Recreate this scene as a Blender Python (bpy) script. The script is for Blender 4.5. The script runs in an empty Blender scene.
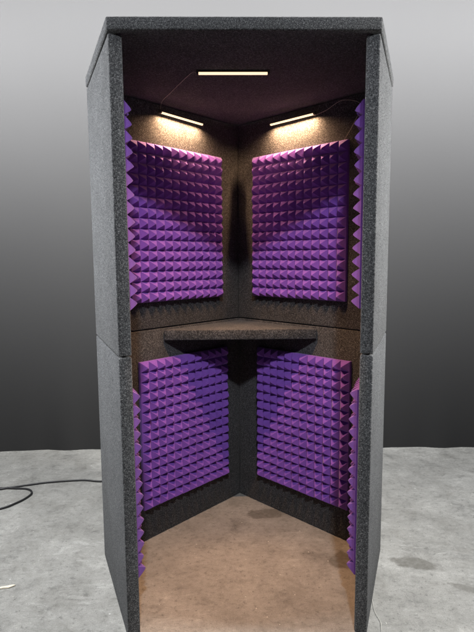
import bpy, bmesh, math, random
import numpy as np
from mathutils import Vector, Matrix

random.seed(7)
rng = np.random.default_rng(11)
S = bpy.context.scene
COL = S.collection
R = math.radians

# ------------------------------------------------------------------ camera
cam_d = bpy.data.cameras.new('camera')
cam = bpy.data.objects.new('camera', cam_d)
COL.objects.link(cam)
S.camera = cam
yaw, pitch, roll = 0.0189, -0.1135, -0.0072
fw = Vector((math.sin(yaw) * math.cos(pitch), math.cos(yaw) * math.cos(pitch), math.sin(pitch)))
r0 = Vector((math.cos(yaw), -math.sin(yaw), 0))
u0 = r0.cross(fw)
rt = r0 * math.cos(roll) + u0 * math.sin(roll)
up = -r0 * math.sin(roll) + u0 * math.cos(roll)
CAM = Vector((-0.0636, -1.702, 1.3757))
M = Matrix(((rt.x, up.x, -fw.x, CAM.x), (rt.y, up.y, -fw.y, CAM.y), (rt.z, up.z, -fw.z, CAM.z), (0, 0, 0, 1)))
cam.matrix_world = M
cam_d.sensor_fit = 'HORIZONTAL'
cam_d.sensor_width = 36
cam_d.lens = 506.4 / 474 * 36
cam_d.clip_start = 0.05
cam_d.clip_end = 200

# ------------------------------------------------------------------ render / world / lamps
S.render.engine = 'CYCLES'
S.view_settings.view_transform = 'Standard'
S.view_settings.look = 'None'
S.view_settings.exposure = 0
S.view_settings.gamma = 1
S.cycles.use_denoising = True
S.cycles.max_bounces = 8
W = bpy.data.worlds.new('World')
S.world = W
W.use_nodes = True
bg = W.node_tree.nodes['Background']
bg.inputs[0].default_value = (0.85, 0.92, 1.0, 1)
bg.inputs[1].default_value = 0.035


def area(name, loc, target, sx, sy, power, color, spread=180):
    d = bpy.data.lights.new(name, 'AREA')
    d.shape = 'RECTANGLE'
    d.size, d.size_y = sx, sy
    d.energy = power
    d.color = color
    d.spread = R(spread)
    o = bpy.data.objects.new(name, d)
    COL.objects.link(o)
    o.location = loc
    o.rotation_euler = (Vector(target) - Vector(loc)).to_track_quat('-Z', 'Y').to_euler()
    return o


# hall lamp high in front of the booth (its light is cut by the roof edge), hall lamps high at either side,
# then added lights: two overhead floor fills and a wash for the backdrop
area('front_hall_lamp', (0.1, -3.1, 4.22), (0, 0.3, 1.15), 0.2, 0.2, 22.5, (0.95, 0.96, 1.0), 75)
area('left_hall_lamp', (-3.0, 0.0, 2.5), (-0.6, 0.25, 1.6), 0.9, 0.9, 47, (0.99, 0.985, 0.98), 70)
area('right_hall_lamp', (3.0, 0.0, 2.5), (0.6, 0.25, 1.6), 0.9, 0.9, 61, (1.0, 0.97, 0.92), 70)
area('left_floor_fill', (-2.0, 0.8, 3.9), (-1.9, 0.7, 0), 1.3, 1.3, 41, (0.98, 0.99, 1.0), 80)  # added fill that brightens the far floor, not a known lamp
area('right_floor_fill', (2.0, 0.8, 3.9), (1.9, 0.7, 0), 1.3, 1.3, 41, (0.98, 0.99, 1.0), 80)  # same added floor fill on the right
area('added_backdrop_wash', (0, -0.2, 3.9), (0, 1.82, 2.78), 6.0, 0.15, 500, (1.0, 1.0, 1.0), 69)  # added unseen light, shaped so the backdrop fades from pale to dark


# ------------------------------------------------------------------ helpers
def link(name, me, parent=None):
    o = bpy.data.objects.new(name, me)
    COL.objects.link(o)
    if parent:
        o.parent = parent
    return o


def obj(name, bm, mat, parent=None, smooth=False):
    me = bpy.data.meshes.new(name)
    bmesh.ops.recalc_face_normals(bm, faces=bm.faces[:])
    bm.to_mesh(me)
    bm.free()
    me.materials.append(mat)
    if smooth:
        me.polygons.foreach_set('use_smooth', [True] * len(me.polygons))
    return link(name, me, parent)


def tag(o, label=None, cat=None, group=None, kind=None):
    if label: o['label'] = label
    if cat: o['category'] = cat
    if group: o['group'] = group
    if kind: o['kind'] = kind
    return o


def prism(bm, pts, z0, z1, bevel=0.004, seg=2):
    n = len(pts)
    lo = [bm.verts.new((p[0], p[1], z0)) for p in pts]
    hi = [bm.verts.new((p[0], p[1], z1)) for p in pts]
    fs = [bm.faces.new(lo[::-1]), bm.faces.new(hi)]
    for i in range(n):
        fs.append(bm.faces.new((lo[i], lo[(i + 1) % n], hi[(i + 1) % n], hi[i])))
    if bevel:
        es = {e for f in fs for e in f.edges}
        bmesh.ops.bevel(bm, geom=list(es), offset=bevel, segments=seg, profile=0.5, affect='EDGES')
    return bm


def fuzz(bm, density, length=0.0042, width=0.0009):
    """short carpet fibres standing out of every face, part of the carpet's own mesh"""
    bmesh.ops.recalc_face_normals(bm, faces=bm.faces[:])
    tris = bm.calc_loop_triangles()
    T = np.array([[l.vert.co[:] for l in t] for t in tris])
    a = np.cross(T[:, 1] - T[:, 0], T[:, 2] - T[:, 0])
    ar = np.linalg.norm(a, axis=1)
    nr = a / np.maximum(ar, 1e-12)[:, None]
    n = int(ar.sum() / 2 * density)
    k = rng.choice(len(T), n, p=ar / ar.sum())
    u, v = rng.random(n), rng.random(n)
    fl = u + v > 1
    u[fl], v[fl] = 1 - u[fl], 1 - v[fl]
    P = T[k, 0] + (T[k, 1] - T[k, 0]) * u[:, None] + (T[k, 2] - T[k, 0]) * v[:, None]
    N = nr[k]
    t = rng.normal(size=(n, 3))
    t -= (t * N).sum(1)[:, None] * N
    t /= np.linalg.norm(t, axis=1)[:, None]
    L = length * (0.4 + 0.9 * rng.random(n))[:, None]
    b = np.cross(N, t)
    tip = P + L * (t * 0.85 + N * (0.15 + 0.5 * rng.random(n))[:, None])
    A, B = P - b * width / 2 - N * 0.0003, P + b * width / 2 - N * 0.0003
    return A, B, tip


def carpet_obj(name, bm, mat, parent, density=22000):
    A, B, tip = fuzz(bm, density)
    me = bpy.data.meshes.new(name)
    bm.to_mesh(me)
    bm.free()
    base_v = np.array([v.co[:] for v in me.vertices])
    faces = [list(p.vertices) for p in me.polygons]
    n0, n = len(base_v), len(A)
    V = np.concatenate([base_v, np.stack([A, B, tip], 1).reshape(-1, 3)])
    F = np.arange(n0, n0 + 3 * n)
    me2 = bpy.data.meshes.new(name)
    loops = np.concatenate([np.concatenate([np.array(f) for f in faces]), F])
    sizes = np.concatenate([[len(f) for f in faces], np.full(n, 3)]).astype(np.int32)
    starts = np.concatenate([[0], np.cumsum(sizes)[:-1]]).astype(np.int32)
    me2.vertices.add(len(V)); me2.vertices.foreach_set('co', V.ravel().astype(np.float32))
    me2.loops.add(len(loops)); me2.loops.foreach_set('vertex_index', loops.astype(np.int32))
    me2.polygons.add(len(sizes)); me2.polygons.foreach_set('loop_start', starts)
    me2.update(calc_edges=True); me2.validate()
    bpy.data.meshes.remove(me)
    me2.materials.append(mat)
    return link(name, me2, parent)


def tube(bm, pts, r, seg=8, closed_ends=True):
    pts = [Vector(p) for p in pts]
    rings = []
    ref = Vector((0, 0, 1))
    for i, p in enumerate(pts):
        d = (pts[min(i + 1, len(pts) - 1)] - pts[max(i - 1, 0)]).normalized()
        if abs(d.dot(ref)) > 0.95: ref = Vector((1, 0, 0))
        x = d.cross(ref).normalized(); y = d.cross(x).normalized()
        rr = r[i] if isinstance(r, (list, tuple)) else r
        rings.append([bm.verts.new(p + (x * math.cos(a) + y * math.sin(a)) * rr) for a in [2 * math.pi * k / seg for k in range(seg)]])
    for A, B in zip(rings, rings[1:]):
        for k in range(seg):
            bm.faces.new((A[k], A[(k + 1) % seg], B[(k + 1) % seg], B[k]))
    if closed_ends:
        bm.faces.new(rings[0][::-1]); bm.faces.new(rings[-1])
    return bm


def spline(P, n=10):
    P = [Vector(p) for p in P]
    out = []
    for i in range(len(P) - 1):
        p0, p1, p2, p3 = P[max(i - 1, 0)], P[i], P[i + 1], P[min(i + 2, len(P) - 1)]
        for k in range(n):
            t = k / n
            out.append(0.5 * ((2 * p1) + (-p0 + p2) * t + (2 * p0 - 5 * p1 + 4 * p2 - p3) * t * t + (-p0 + 3 * p1 - 3 * p2 + p3) * t ** 3))
    out.append(P[-1])
    return out


# ------------------------------------------------------------------ materials
class NT:
    def __init__(s, name):
        s.m = bpy.data.materials.new(name); s.m.use_nodes = True
        s.t = s.m.node_tree; s.b = s.t.nodes['Principled BSDF']
        s.co = s.t.nodes.new('ShaderNodeTexCoord').outputs['Object']
    def n(s, typ, ins=None, **kw):
        nd = s.t.nodes.new(typ)
        for k, v in kw.items(): setattr(nd, k, v)
        for k, v in (ins or {}).items(): s.put(nd.inputs[k], v)
        return nd
    def put(s, sock, v):
        if isinstance(v, bpy.types.NodeSocket): s.t.links.new(v, sock)
        else: sock.default_value = v
    def noise(s, scale, detail=3, rough=0.55, dist=0, co=None):
        return s.n('ShaderNodeTexNoise', {'Vector': co or s.co, 'Scale': scale, 'Detail': detail, 'Roughness': rough, 'Distortion': dist}).outputs['Fac']
    def ramp(s, fac, stops):
        nd = s.n('ShaderNodeValToRGB', {'Fac': fac})
        e = nd.color_ramp.elements
        while len(e) < len(stops): e.new(0.5)
        for i, (p, c) in enumerate(stops):
            e[i].position = p
            e[i].color = (c, c, c, 1) if not hasattr(c, '__len__') else (*c, 1)
        return nd.outputs['Color']
    def mix(s, fac, a, b, mode='MIX'):
        nd = s.n('ShaderNodeMix', data_type='RGBA', blend_type=mode)
        s.put(nd.inputs[0], fac)
        for i, v in ((6, a), (7, b)):
            s.put(nd.inputs[i], (*v, 1) if isinstance(v, tuple) and len(v) == 3 else v)
        return nd.outputs[2]
    def math(s, op, a, b=0.0, clamp=False):
        nd = s.n('ShaderNodeMath', operation=op, use_clamp=clamp)
        s.put(nd.inputs[0], a); s.put(nd.inputs[1], b)
        return nd.outputs[0]
    def bump(s, h, strength, dist):
        nd = s.n('ShaderNodeBump', {'Height': h, 'Strength': strength, 'Distance': dist})
        s.put(s.b.inputs['Normal'], nd.outputs[0])
    def set(s, **kw):
        for k, v in kw.items(): s.put(s.b.inputs[k.replace('_', ' ')], (*v, 1) if isinstance(v, tuple) and len(v) == 3 else v)
        return s.m


def mat_carpet():
    s = NT('charcoal_carpet')
    f = s.noise(250, 4, 0.75)
    g = s.noise(520, 2, 0.6)
    big = s.noise(9, 3, 0.5)
    lo = s.noise(130, 3, 0.7)
    c = s.ramp(s.math('ADD', s.math('MULTIPLY', f, 0.55), s.math('ADD', s.math('MULTIPLY', g, 0.25), s.math('MULTIPLY', lo, 0.2))),
               [(0.38, (0.007, 0.0075, 0.0085)), (0.50, (0.037, 0.040, 0.044)), (0.59, (0.145, 0.15, 0.157)), (0.68, (0.32, 0.32, 0.32))])
    c = s.mix(1.0, c, s.ramp(big, [(0.3, 0.85), (0.7, 1.08)]), 'MULTIPLY')
    s.bump(f, 0.7, 0.004)
    return s.set(Base_Color=c, Roughness=0.95, Sheen_Weight=0.08, Specular_IOR_Level=0.15)


def mat_foam():
    s = NT('purple_foam')
    f = s.noise(330, 4, 0.75)
    big = s.noise(8, 4, 0.6)
    c = s.mix(s.ramp(big, [(0.35, 0.0), (0.7, 1.0)]), (0.160, 0.060, 0.385), (0.215, 0.082, 0.475))
    c = s.mix(0.7, c, s.ramp(f, [(0.3, 0.55), (0.5, 0.95), (0.7, 1.12)]), 'MULTIPLY')
    s.bump(f, 0.55, 0.0018)
    return s.set(Base_Color=c, Roughness=0.88, Sheen_Weight=0.25, Specular_IOR_Level=0.25)


def mat_plain(name, col, rough=0.5, metal=0.0, vary=0.15):
    s = NT(name)
    f = s.noise(60, 3)
    c = s.mix(f, tuple(v * (1 - vary) for v in col), tuple(v * (1 + vary) for v in col))
    return s.set(Base_Color=c, Roughness=rough, Metallic=metal)


def mat_led(power):
    s = NT('warm_led_diffuser')
    return s.set(Base_Color=(0.9, 0.8, 0.65), Roughness=0.4, Emission_Color=(1.0, 0.72, 0.44), Emission_Strength=power)


def spot(s, x, y, rx, ry, ang=0.0, warp=0.45, soft=0.12):
    """irregular dried-water mark on the concrete round (x, y)"""
    mp = s.n('ShaderNodeMapping', {'Vector': s.co}, vector_type='TEXTURE')
    mp.inputs['Location'].default_value = (x, y, 0)
    mp.inputs['Rotation'].default_value = (0, 0, ang)
    mp.inputs['Scale'].default_value = (rx, ry, 1000)
    ln = s.n('ShaderNodeVectorMath', {0: mp.outputs[0]}, operation='LENGTH').outputs['Value']
    d = s.math('ADD', ln, s.math('MULTIPLY', s.math('SUBTRACT', s.noise(11, 5, 0.6), 0.5), warp * 4))
    return s.ramp(d, [(0.85 - soft, 1.0), (0.85 + soft, 0.0)])


def mat_floor():
    s = NT('worn_concrete')
    a = s.noise(1.6, 6, 0.62, 0.4)
    b = s.noise(7, 8, 0.72, 0.3)
    c3 = s.noise(45, 6, 0.75)
    fine = s.noise(220, 3, 0.7)
    c = s.mix(s.ramp(a, [(0.33, 0.0), (0.68, 1.0)]), (0.265, 0.262, 0.246), (0.365, 0.362, 0.342))
    c = s.mix(1.0, c, s.ramp(b, [(0.30, 0.55), (0.45, 0.90), (0.58, 1.0), (0.74, 1.25)]), 'MULTIPLY')
    c = s.mix(1.0, c, s.ramp(c3, [(0.32, 0.48), (0.43, 0.90), (0.60, 1.0), (0.72, 1.35)]), 'MULTIPLY')
    st = s.n('ShaderNodeMapping', {'Vector': s.co})
    st.inputs['Scale'].default_value = (1.0, 2.6, 1.0)
    c = s.mix(0.8, c, s.ramp(s.noise(19, 7, 0.7, 0.6, st.outputs[0]), [(0.32, 0.72), (0.46, 0.98), (0.62, 1.0), (0.74, 1.22)]), 'MULTIPLY')
    c = s.mix(0.8, c, s.ramp(fine, [(0.3, 0.68), (0.7, 1.18)]), 'MULTIPLY')
    # pale drips and scuffs
    v = s.n('ShaderNodeTexVoronoi', {'Vector': s.co, 'Scale': 17.0, 'Randomness': 1.0}).outputs['Distance']
    pale = s.math('MULTIPLY', s.ramp(v, [(0.05, 1.0), (0.09, 0.0)]), s.ramp(s.noise(3.3, 3), [(0.50, 0.0), (0.6, 0.75)]))
    c = s.mix(pale, c, (0.55, 0.55, 0.53))
    v2 = s.n('ShaderNodeTexVoronoi', {'Vector': s.n('ShaderNodeVectorMath', {0: s.co, 1: (3.1, 7.7, 0)}, operation='ADD').outputs[0], 'Scale': 26.0}).outputs['Distance']
    dark = s.math('MULTIPLY', s.ramp(v2, [(0.05, 1.0), (0.13, 0.0)]), s.ramp(s.noise(2.7, 3), [(0.42, 0.0), (0.55, 0.85)]))
    c = s.mix(dark, c, (0.12, 0.117, 0.11))
    # chalky worn patches and streaks
    sm = s.n('ShaderNodeMapping', {'Vector': s.co})
    sm.inputs['Scale'].default_value = (0.8, 2.2, 1.0); sm.inputs['Rotation'].default_value = (0, 0, 0.25)
    ch = s.math('MULTIPLY', s.ramp(s.noise(6.5, 9, 0.78, 0.8, sm.outputs[0]), [(0.53, 0.0), (0.62, 0.8), (0.70, 1.0)]), s.ramp(s.noise(1.3, 3), [(0.42, 0.15), (0.6, 1.0)]))
    c = s.mix(s.math('MULTIPLY', ch, 0.42), c, (0.50, 0.50, 0.475))
    dk = s.math('MULTIPLY', s.ramp(s.noise(5.2, 9, 0.75, 0.5), [(0.36, 1.0), (0.44, 0.3), (0.52, 0.0)]), 0.55)
    c = s.mix(dk, c, (0.17, 0.165, 0.15))
    # cracks
    w = s.n('ShaderNodeVectorMath', {0: s.co, 1: s.n('ShaderNodeVectorMath', {0: s.n('ShaderNodeTexNoise', {'Vector': s.co, 'Scale': 3.0, 'Detail': 5.0}).outputs['Color'], 1: (0.35, 0.35, 0.0)}, operation='MULTIPLY').outputs[0]}, operation='ADD').outputs[0]
    cr = s.n('ShaderNodeTexVoronoi', {'Vector': w, 'Scale': 0.9}, feature='DISTANCE_TO_EDGE').outputs['Distance']
    crm = s.math('MULTIPLY', s.ramp(cr, [(0.001, 1.0), (0.006, 0.0)]), s.ramp(s.noise(2.1, 2), [(0.45, 0.0), (0.6, 0.5)]))
    c = s.mix(crm, c, (0.22, 0.215, 0.20))
    for args, k in (((0.775, 0.43, 0.105, 0.052, -0.25), 0.95), ((0.93, 0.25, 0.07, 0.022, -0.5), 0.65), ((0.46, 0.47, 0.085, 0.075, 0.2), 1.0),
                    ((0.13, 0.90, 0.13, 0.055, 0.1), 0.95), ((-0.74, 0.25, 0.14, 0.09, 0.4), 0.25), ((-0.85, 0.75, 0.2, 0.10, -0.3), 0.18)):
        c = s.mix(s.math('MULTIPLY', s.math('MULTIPLY', spot(s, *args), s.ramp(c3, [(0.35, 1.15), (0.6, 0.7)])), k), c, (0.13, 0.125, 0.112))
    h = s.math('ADD', s.math('MULTIPLY', b, 0.4), s.math('MULTIPLY', c3, 0.6))
    s.bump(h, 0.6, 0.008)
    return s.set(Base_Color=c, Roughness=s.ramp(b, [(0.3, 0.55), (0.7, 0.85)]), Specular_IOR_Level=0.3)


def mat_backdrop():
    s = NT('grey_backdrop_paper')
    c = s.mix(s.noise(1.2, 3), (0.031, 0.031, 0.0315), (0.034, 0.034, 0.0345))
    return s.set(Base_Color=c, Roughness=0.95, Specular_IOR_Level=0.1)


CARPET, FOAM, FLOOR, BACK = mat_carpet(), mat_foam(), mat_floor(), mat_backdrop()
DIFF = mat_led(1.45)
ALU = mat_plain('black_aluminium', (0.03, 0.03, 0.03), 0.7, 0.0)
RUBBER = mat_plain('black_rubber', (0.018, 0.018, 0.02), 0.45)
WIRE = mat_plain('clear_wire', (0.35, 0.31, 0.26), 0.35)
WOOD = mat_plain('pale_wood', (0.75, 0.68, 0.55), 0.8)
GRIT = mat_plain('pale_grit', (0.50, 0.49, 0.45), 0.9)

# ------------------------------------------------------------------ setting
bm = bmesh.new()
bmesh.ops.create_grid(bm, x_segments=40, y_segments=40, size=7)
o = obj('floor', bm, FLOOR); tag(o, kind='structure')

bm = bmesh.new()
nx, nz = 160, 40
g = [[None] * (nz + 1) for _ in range(nx + 1)]
for i in range(nx + 1):
    x = -5 + 10 * i / nx
    for j in range(nz + 1):
        q = (j / nz)
        z = 4.6 * q ** 1.6 + 0.001
        wob = 0.012 * math.sin(x * 5.1 + 1) + 0.010 * math.sin(x * 11.7) + 0.006 * math.sin(x * 23 + 2)
        y = 1.838 - 0.02 * x + wob * math.exp(-z * 3)
        g[i][j] = bm.verts.new((x, y, z))
for i in range(nx):
    for j in range(nz):
        bm.faces.new((g[i][j], g[i][j + 1], g[i + 1][j + 1], g[i + 1][j]))
o = obj('backdrop', bm, BACK, smooth=True); tag(o, kind='structure')

# ------------------------------------------------------------------ booth
a, b, d1, t = 0.4348, 0.6479, 0.5357, 0.045
D = 1.209
ZS, ZT = 1.0425, 2.088
ROOF0, ROOF1 = 2.094, 2.135

booth = bpy.data.objects.new('vocal_booth', None)
COL.objects.link(booth)
tag(booth, 'tall open-front booth of charcoal carpeted panels lined with purple pyramid foam on the concrete floor', 'recording booth')

wlen = math.hypot(b - a, d1)
sd = Vector(((b - a) / wlen, d1 / wlen))            # right side wall direction (front to rear)
sn = Vector((-sd.y, sd.x))                          # its inward normal
blen = math.hypot(b, D - d1)
bd = Vector((b / blen, (d1 - D) / blen))            # right back wall direction, rear corner to side corner
bn = Vector((bd.y, -bd.x))                          # inward normal
if bn.y > 0: bn = -bn


def isect(p, d, q, e):
    den = d.x * e.y - d.y * e.x
    k = ((q.x - p.x) * e.y - (q.y - p.y) * e.x) / den
    return p + d * k


A0, B0, D0 = Vector((a, 0)), Vector((b, d1)), Vector((0, D))
B1 = isect(A0 + sn * t, sd, D0 + bn * t, bd)
D1 = Vector((0, (D0 + bn * t).y + (0 - (D0 + bn * t).x) / bd.x * bd.y))
G = 0.0003
side = [A0, B0 - sd * G, B1 - sd * G, A0 + sn * t]
back = [B0 + bd * -G, D0 + bd * G * 1.2, D1 + bd * G * 1.2, B1 + bd * -G]


def mir(P, s): return [(s * p[0], p[1]) for p in P]


for s, sname in ((-1, 'left'), (1, 'right')):
    for z0, z1, hname in ((0.002, ZS - 0.0026, 'lower'), (ZS + 0.0026, ZT, 'upper')):
        bm = bmesh.new(); prism(bm, mir(side, s), z0, z1, 0.005)
        carpet_obj('side_panel', bm, CARPET, booth)
        bm = bmesh.new(); prism(bm, mir(back, s), z0, z1, 0.003)
        carpet_obj('back_panel', bm, CARPET, booth)

bm = bmesh.new()
e = 0.003
prism(bm, [(-a - e, -0.008), (a + e, -0.008), (b + e, d1), (0, D + e), (-b - e, d1)], ROOF0, ROOF1, 0.006, 3)
carpet_obj('roof', bm, CARPET, booth)

# corner shelf
yf = 0.742
bm = bmesh.new()
q0 = D1 + bd * 0.535 + bn * 0.001
prism(bm, [(-0.372, yf), (0.372, yf), (q0.x, q0.y), (0.003, D1.y - 0.004), (-0.003, D1.y - 0.004), (-q0.x, q0.y)], 0.980, 1.0305, 0.004)
carpet_obj('shelf', bm, CARPET, booth, 26000)


# ------------------------------------------------------------------ pyramid foam
def foam_mesh(cols, rows, u, res=8, base=0.013, hp=0.036, seed=0):
    rg = np.random.default_rng(seed)
    nx, ny = cols * res, rows * res
    gx, gy = np.meshgrid(np.arange(nx + 1) / res, np.arange(ny + 1) / res, indexing='ij')
    fx = np.abs((gx % 1) - 0.5) * 2; fy = np.abs((gy % 1) - 0.5) * 2
    m = np.maximum(fx, fy)
    k = 0.12
    m = np.sqrt((m - 0.0) ** 2 + k * k) - k * 0.6           # blunt tip
    h = base + hp * (1 - m)
    cx = np.minimum(gx.astype(int), cols - 1); cy = np.minimum(gy.astype(int), rows - 1)
    h *= (1 + 0.05 * rg.normal(size=(cols, rows)))[cx, cy] * 0.5 + 0.5
    ox = (rg.normal(size=(cols, rows)) * 0.0018)[cx, cy] * (1 - m)
    oy = (rg.normal(size=(cols, rows)) * 0.0018 - 0.0015)[cx, cy] * (1 - m)
    X, Y = gx * u + ox, gy * u + oy
    V = np.stack([X, Y, h], -1).reshape(-1, 3).tolist()
    idx = lambda i, j: i * (ny + 1) + j
    F = []
    for i in range(nx):
        for j in range(ny):
            q = (idx(i, j), idx(i + 1, j), idx(i + 1, j + 1), idx(i, j + 1))
            lx = (i % res) < res / 2; ly = (j % res) < res / 2
            if lx == ly: F += [(q[0], q[1], q[2]), (q[0], q[2], q[3])]
            else: F += [(q[0], q[1], q[3]), (q[1], q[2], q[3])]
    # skirt and back
    ring = [idx(i, 0) for i in range(nx)] + [idx(nx, j) for j in range(ny)] + [idx(i, ny) for i in range(nx, 0, -1)] + [idx(0, j) for j in range(ny, 0, -1)]
    n0 = len(V)
    for r_ in ring: V.append([V[r_][0], V[r_][1], 0.0])
    n = len(ring)
    for k_ in range(n):
        F.append((ring[(k_ + 1) % n], ring[k_], n0 + k_, n0 + (k_ + 1) % n))
    F.append(tuple(n0 + k_ for k_ in range(n)))
    me = bpy.data.meshes.new('foam_panel')
    me.from_pydata(V, [], F)
    me.validate(); me.update()
    me.materials.append(FOAM)
    return me


U = 0.0485
fm_back = [foam_mesh(12, 15, U, seed=q) for q in range(4)]
fm_side = [foam_mesh(8, 15, U, seed=10 + q) for q in range(4)]
ZU, ZL = 1.901, 0.894


def put_panel(me, origin, xdir, normal, ztop, rows):
    """origin: (x, y) of the panel's left edge seen from inside; xdir runs along the wall to the right"""
    o = link('foam_panel', me, booth)
    x = Vector((xdir[0], xdir[1], 0)); y = Vector((0, 0, 1)); n = Vector((normal[0], normal[1], 0))
    m = Matrix((( x.x, y.x, n.x, origin[0] + n.x * 0.0015), (x.y, y.y, n.y, origin[1] + n.y * 0.0015), (x.z, y.z, n.z, ztop - rows * U), (0, 0, 0, 1)))
    o.matrix_world = m @ Matrix.Rotation(random.uniform(-0.004, 0.004), 4, 'Z')
    return o


CB = 12 * U
q = 0
for ztop, SR, SL in ((ZU, 0.128, 0.150), (ZL, 0.160, 0.118)):
    # right back wall, runs from the corner to the right
    p = D1 + bd * SR
    put_panel(fm_back[q], (p.x, p.y), (bd.x, bd.y), (bn.x, bn.y), ztop, 15)
    # left back wall: left edge is the outer one
    p = D1 + bd * (SL + CB)
    put_panel(fm_back[q + 1], (-p.x, p.y), (bd.x, -bd.y), (-bn.x, bn.y), ztop, 15)
    # side walls
    p = A0 + sn * t + sd * (0.095 + 8 * U)
    put_panel(fm_side[q], (p.x, p.y), (-sd.x, -sd.y), (sn.x, sn.y), ztop + (0.018 if ztop > 1.5 else 0), 15)
    p = A0 + sn * t + sd * 0.095
    put_panel(fm_side[q + 1], (-p.x, p.y), (-sd.x, sd.y), (-sn.x, sn.y), ztop + (0.018 if ztop > 1.5 else 0), 15)
    q += 2


# ------------------------------------------------------------------ light bars
def light_bar(p0, p1, face, power, spread):
    """slim channel with a half-round glowing diffuser turned to `face`"""
    p0, p1, face = Vector(p0), Vector(p1), Vector(face).normalized()
    ax = (p1 - p0).normalized(); L = (p1 - p0).length
    face = (face - ax * face.dot(ax)).normalized()
    sdv = ax.cross(face)
    def loc(k, s_, f_): return p0 + ax * k + sdv * s_ + face * f_
    ch = bmesh.new()
    vs = []
    for k in (0, L):
        vs.append([ch.verts.new(loc(k, s_, f_)) for s_, f_ in ((-.0075, -.006), (.0075, -.006), (.0075, 0), (-.0075, 0))])
    ch.faces.new(vs[0]); ch.faces.new(vs[1][::-1])
    for k in range(4): ch.faces.new((vs[0][k], vs[1][k], vs[1][(k + 1) % 4], vs[0][(k + 1) % 4]))
    bar = obj('light_bar', ch, ALU, booth)
    df = bmesh.new(); rings = []
    for k in (0.006, L - 0.006):
        rings.append([df.verts.new(loc(k, -.0068 * math.cos(w), .0006 + .0075 * math.sin(w))) for w in [math.pi * j / 8 for j in range(9)]])
    for j in range(8): df.faces.new((rings[0][j], rings[0][j + 1], rings[1][j + 1], rings[1][j]))
    df.faces.new(rings[0]); df.faces.new(rings[1][::-1])
    df.faces.new((rings[0][0], rings[1][0], rings[1][-1], rings[0][-1]))
    obj('diffuser', df, DIFF, bar)
    # the beam of the bar itself, given off just below its diffuser
    d = bpy.data.lights.new('light_bar_beam', 'AREA')
    d.shape = 'RECTANGLE'; d.size = L - 0.012; d.size_y = 0.006
    d.energy = power; d.color = (1.0, 0.565, 0.30); d.spread = R(spread)
    lo = bpy.data.objects.new('light_bar_beam', d); COL.objects.link(lo)
    c = loc(L / 2, 0, 0.0092); z = -face; x = ax; y = z.cross(x)
    lo.matrix_world = Matrix(((x.x, y.x, z.x, c.x), (x.y, y.y, z.y, c.y), (x.z, y.z, z.z, c.z), (0, 0, 0, 1)))
    lo.parent = booth
    for k0, k1 in ((-0.003, 0.006), (L - 0.006, L + 0.003)):
        c = bmesh.new(); vv = []
        for k in (k0, k1):
            vv.append([c.verts.new(loc(k, s_, f_)) for s_, f_ in ((-.009, -.008), (.009, -.008), (.009, .006), (.005, .0085), (-.005, .0085), (-.009, .006))])
        c.faces.new(vv[0]); c.faces.new(vv[1][::-1])
        for j in range(6): c.faces.new((vv[0][j], vv[1][j], vv[1][(j + 1) % 6], vv[0][(j + 1) % 6]))
        obj('end_cap', c, ALU, bar)
    return bar


light_bar((-0.172, 0.341, 2.086), (0.105, 0.341, 2.086), (0, -0.05, -1), 10.5, 99)
for s, (x0, y0), (x1, y1) in ((-1, (-0.366, 0.728), (-0.176, 0.917)), (1, (0.159, 0.935), (0.353, 0.741))):
    n3 = Vector((s * bn.x, bn.y, 0))
    light_bar((x0, y0, 2.050 if s < 0 else 2.044), (x1, y1, 2.041 if s < 0 else 2.046), n3 * -0.05 + Vector((0, 0, -1)), 5.6, 160)

# wires between the bars
zc = ROOF0 - 0.004
def wire(P, r=0.0013):
    bm = bmesh.new(); tube(bm, spline(P, 8), r, 6)
    return obj('wire', bm, WIRE, booth, True)
wire([(-0.175, 0.341, 2.084), (-0.19, 0.350, zc), (-0.235, 0.44, zc - 0.001), (-0.30, 0.585, zc - 0.002), (-0.355, 0.715, zc - 0.003), (-0.364, 0.745, 2.045)], 0.0009)
wire([(0.351, 0.758, 2.038), (0.40, 0.712, 2.05), (0.46, 0.650, 2.075), (0.525, 0.585, 2.04), (0.505, 0.605, 1.97), (0.468, 0.640, 1.900)], 0.0011)

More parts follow.
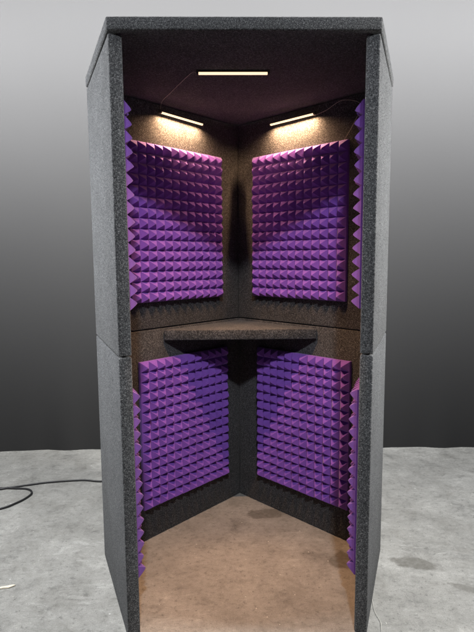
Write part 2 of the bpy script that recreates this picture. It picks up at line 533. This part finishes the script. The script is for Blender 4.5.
# ------------------------------------------------------------------ floor things
bm = bmesh.new()
cp = [(0.0, 1.36), (-0.35, 1.39), (-0.62, 1.345), (-0.85, 1.322), (-0.98, 1.343), (-1.17, 1.322), (-1.31, 1.282), (-1.47, 1.225), (-1.66, 1.16), (-1.78, 1.05), (-1.74, 0.93),
      (-1.58, 0.90), (-1.345, 0.985), (-1.27, 1.058), (-1.235, 1.128), (-1.232, 1.183), (-1.275, 1.230), (-1.355, 1.243), (-1.46, 1.248), (-1.62, 1.23), (-1.85, 1.18), (-2.3, 1.26), (-3.0, 1.16)]
P = spline([(x, y, 0.0062) for x, y in cp], 10)
tube(bm, P, 0.0056, 8)
for v in bm.verts: pass
c = obj('power_cable', bm, RUBBER, smooth=True)
tag(c, 'thin black cable looping over the concrete floor left of the booth', 'cable')

bm = bmesh.new()
pts = [(-0.060, -0.010), (-0.02, 0.004), (0.020, 0.006), (0.052, 0.022), (0.034, 0.024), (0.006, 0.016), (-0.030, 0.012), (-0.055, -0.002)]
prism(bm, [(-1.01 + x * 0.7, 0.30 + y * 1.1) for x, y in pts], 0.0005, 0.0055, 0.001, 1)
c = obj('wood_splinter', bm, WOOD)
tag(c, 'pale splinter of wood lying on the concrete floor at lower left', 'splinter')

# pale string by the right side panel
bm = bmesh.new()
tube(bm, spline([(0.512, 0.20, 0.002), (0.500, 0.12, 0.002), (0.505, 0.06, 0.003), (0.492, 0.0, 0.002), (0.498, -0.08, 0.002), (0.505, -0.16, 0.002)], 6), 0.0009, 5)
c = obj('string', bm, GRIT, smooth=True)
tag(c, 'thin pale string on the concrete beside the right side panel of the booth', 'string')

# grit
bm = bmesh.new()
for _ in range(260):
    x = random.uniform(-1.9, 1.9); y = random.uniform(-0.3, 1.7)
    if random.random() < 0.25: x *= 0.25
    r = random.choice((0.0010, 0.0012, 0.0015, 0.002, 0.003)) 
    vs = [bm.verts.new((x + r * random.uniform(.6, 1.5) * math.cos(w), y + r * random.uniform(.6, 1.5) * math.sin(w), 0.0003)) for w in (0, 1.3, 2.5, 3.8, 5.1)]
    top = bm.verts.new((x, y, r * 0.7))
    for k in range(5): bm.faces.new((vs[k], vs[(k + 1) % 5], top))
c = obj('grit', bm, GRIT)
tag(c, 'fine pale grit and flakes scattered over the concrete floor', 'grit', kind='stuff')
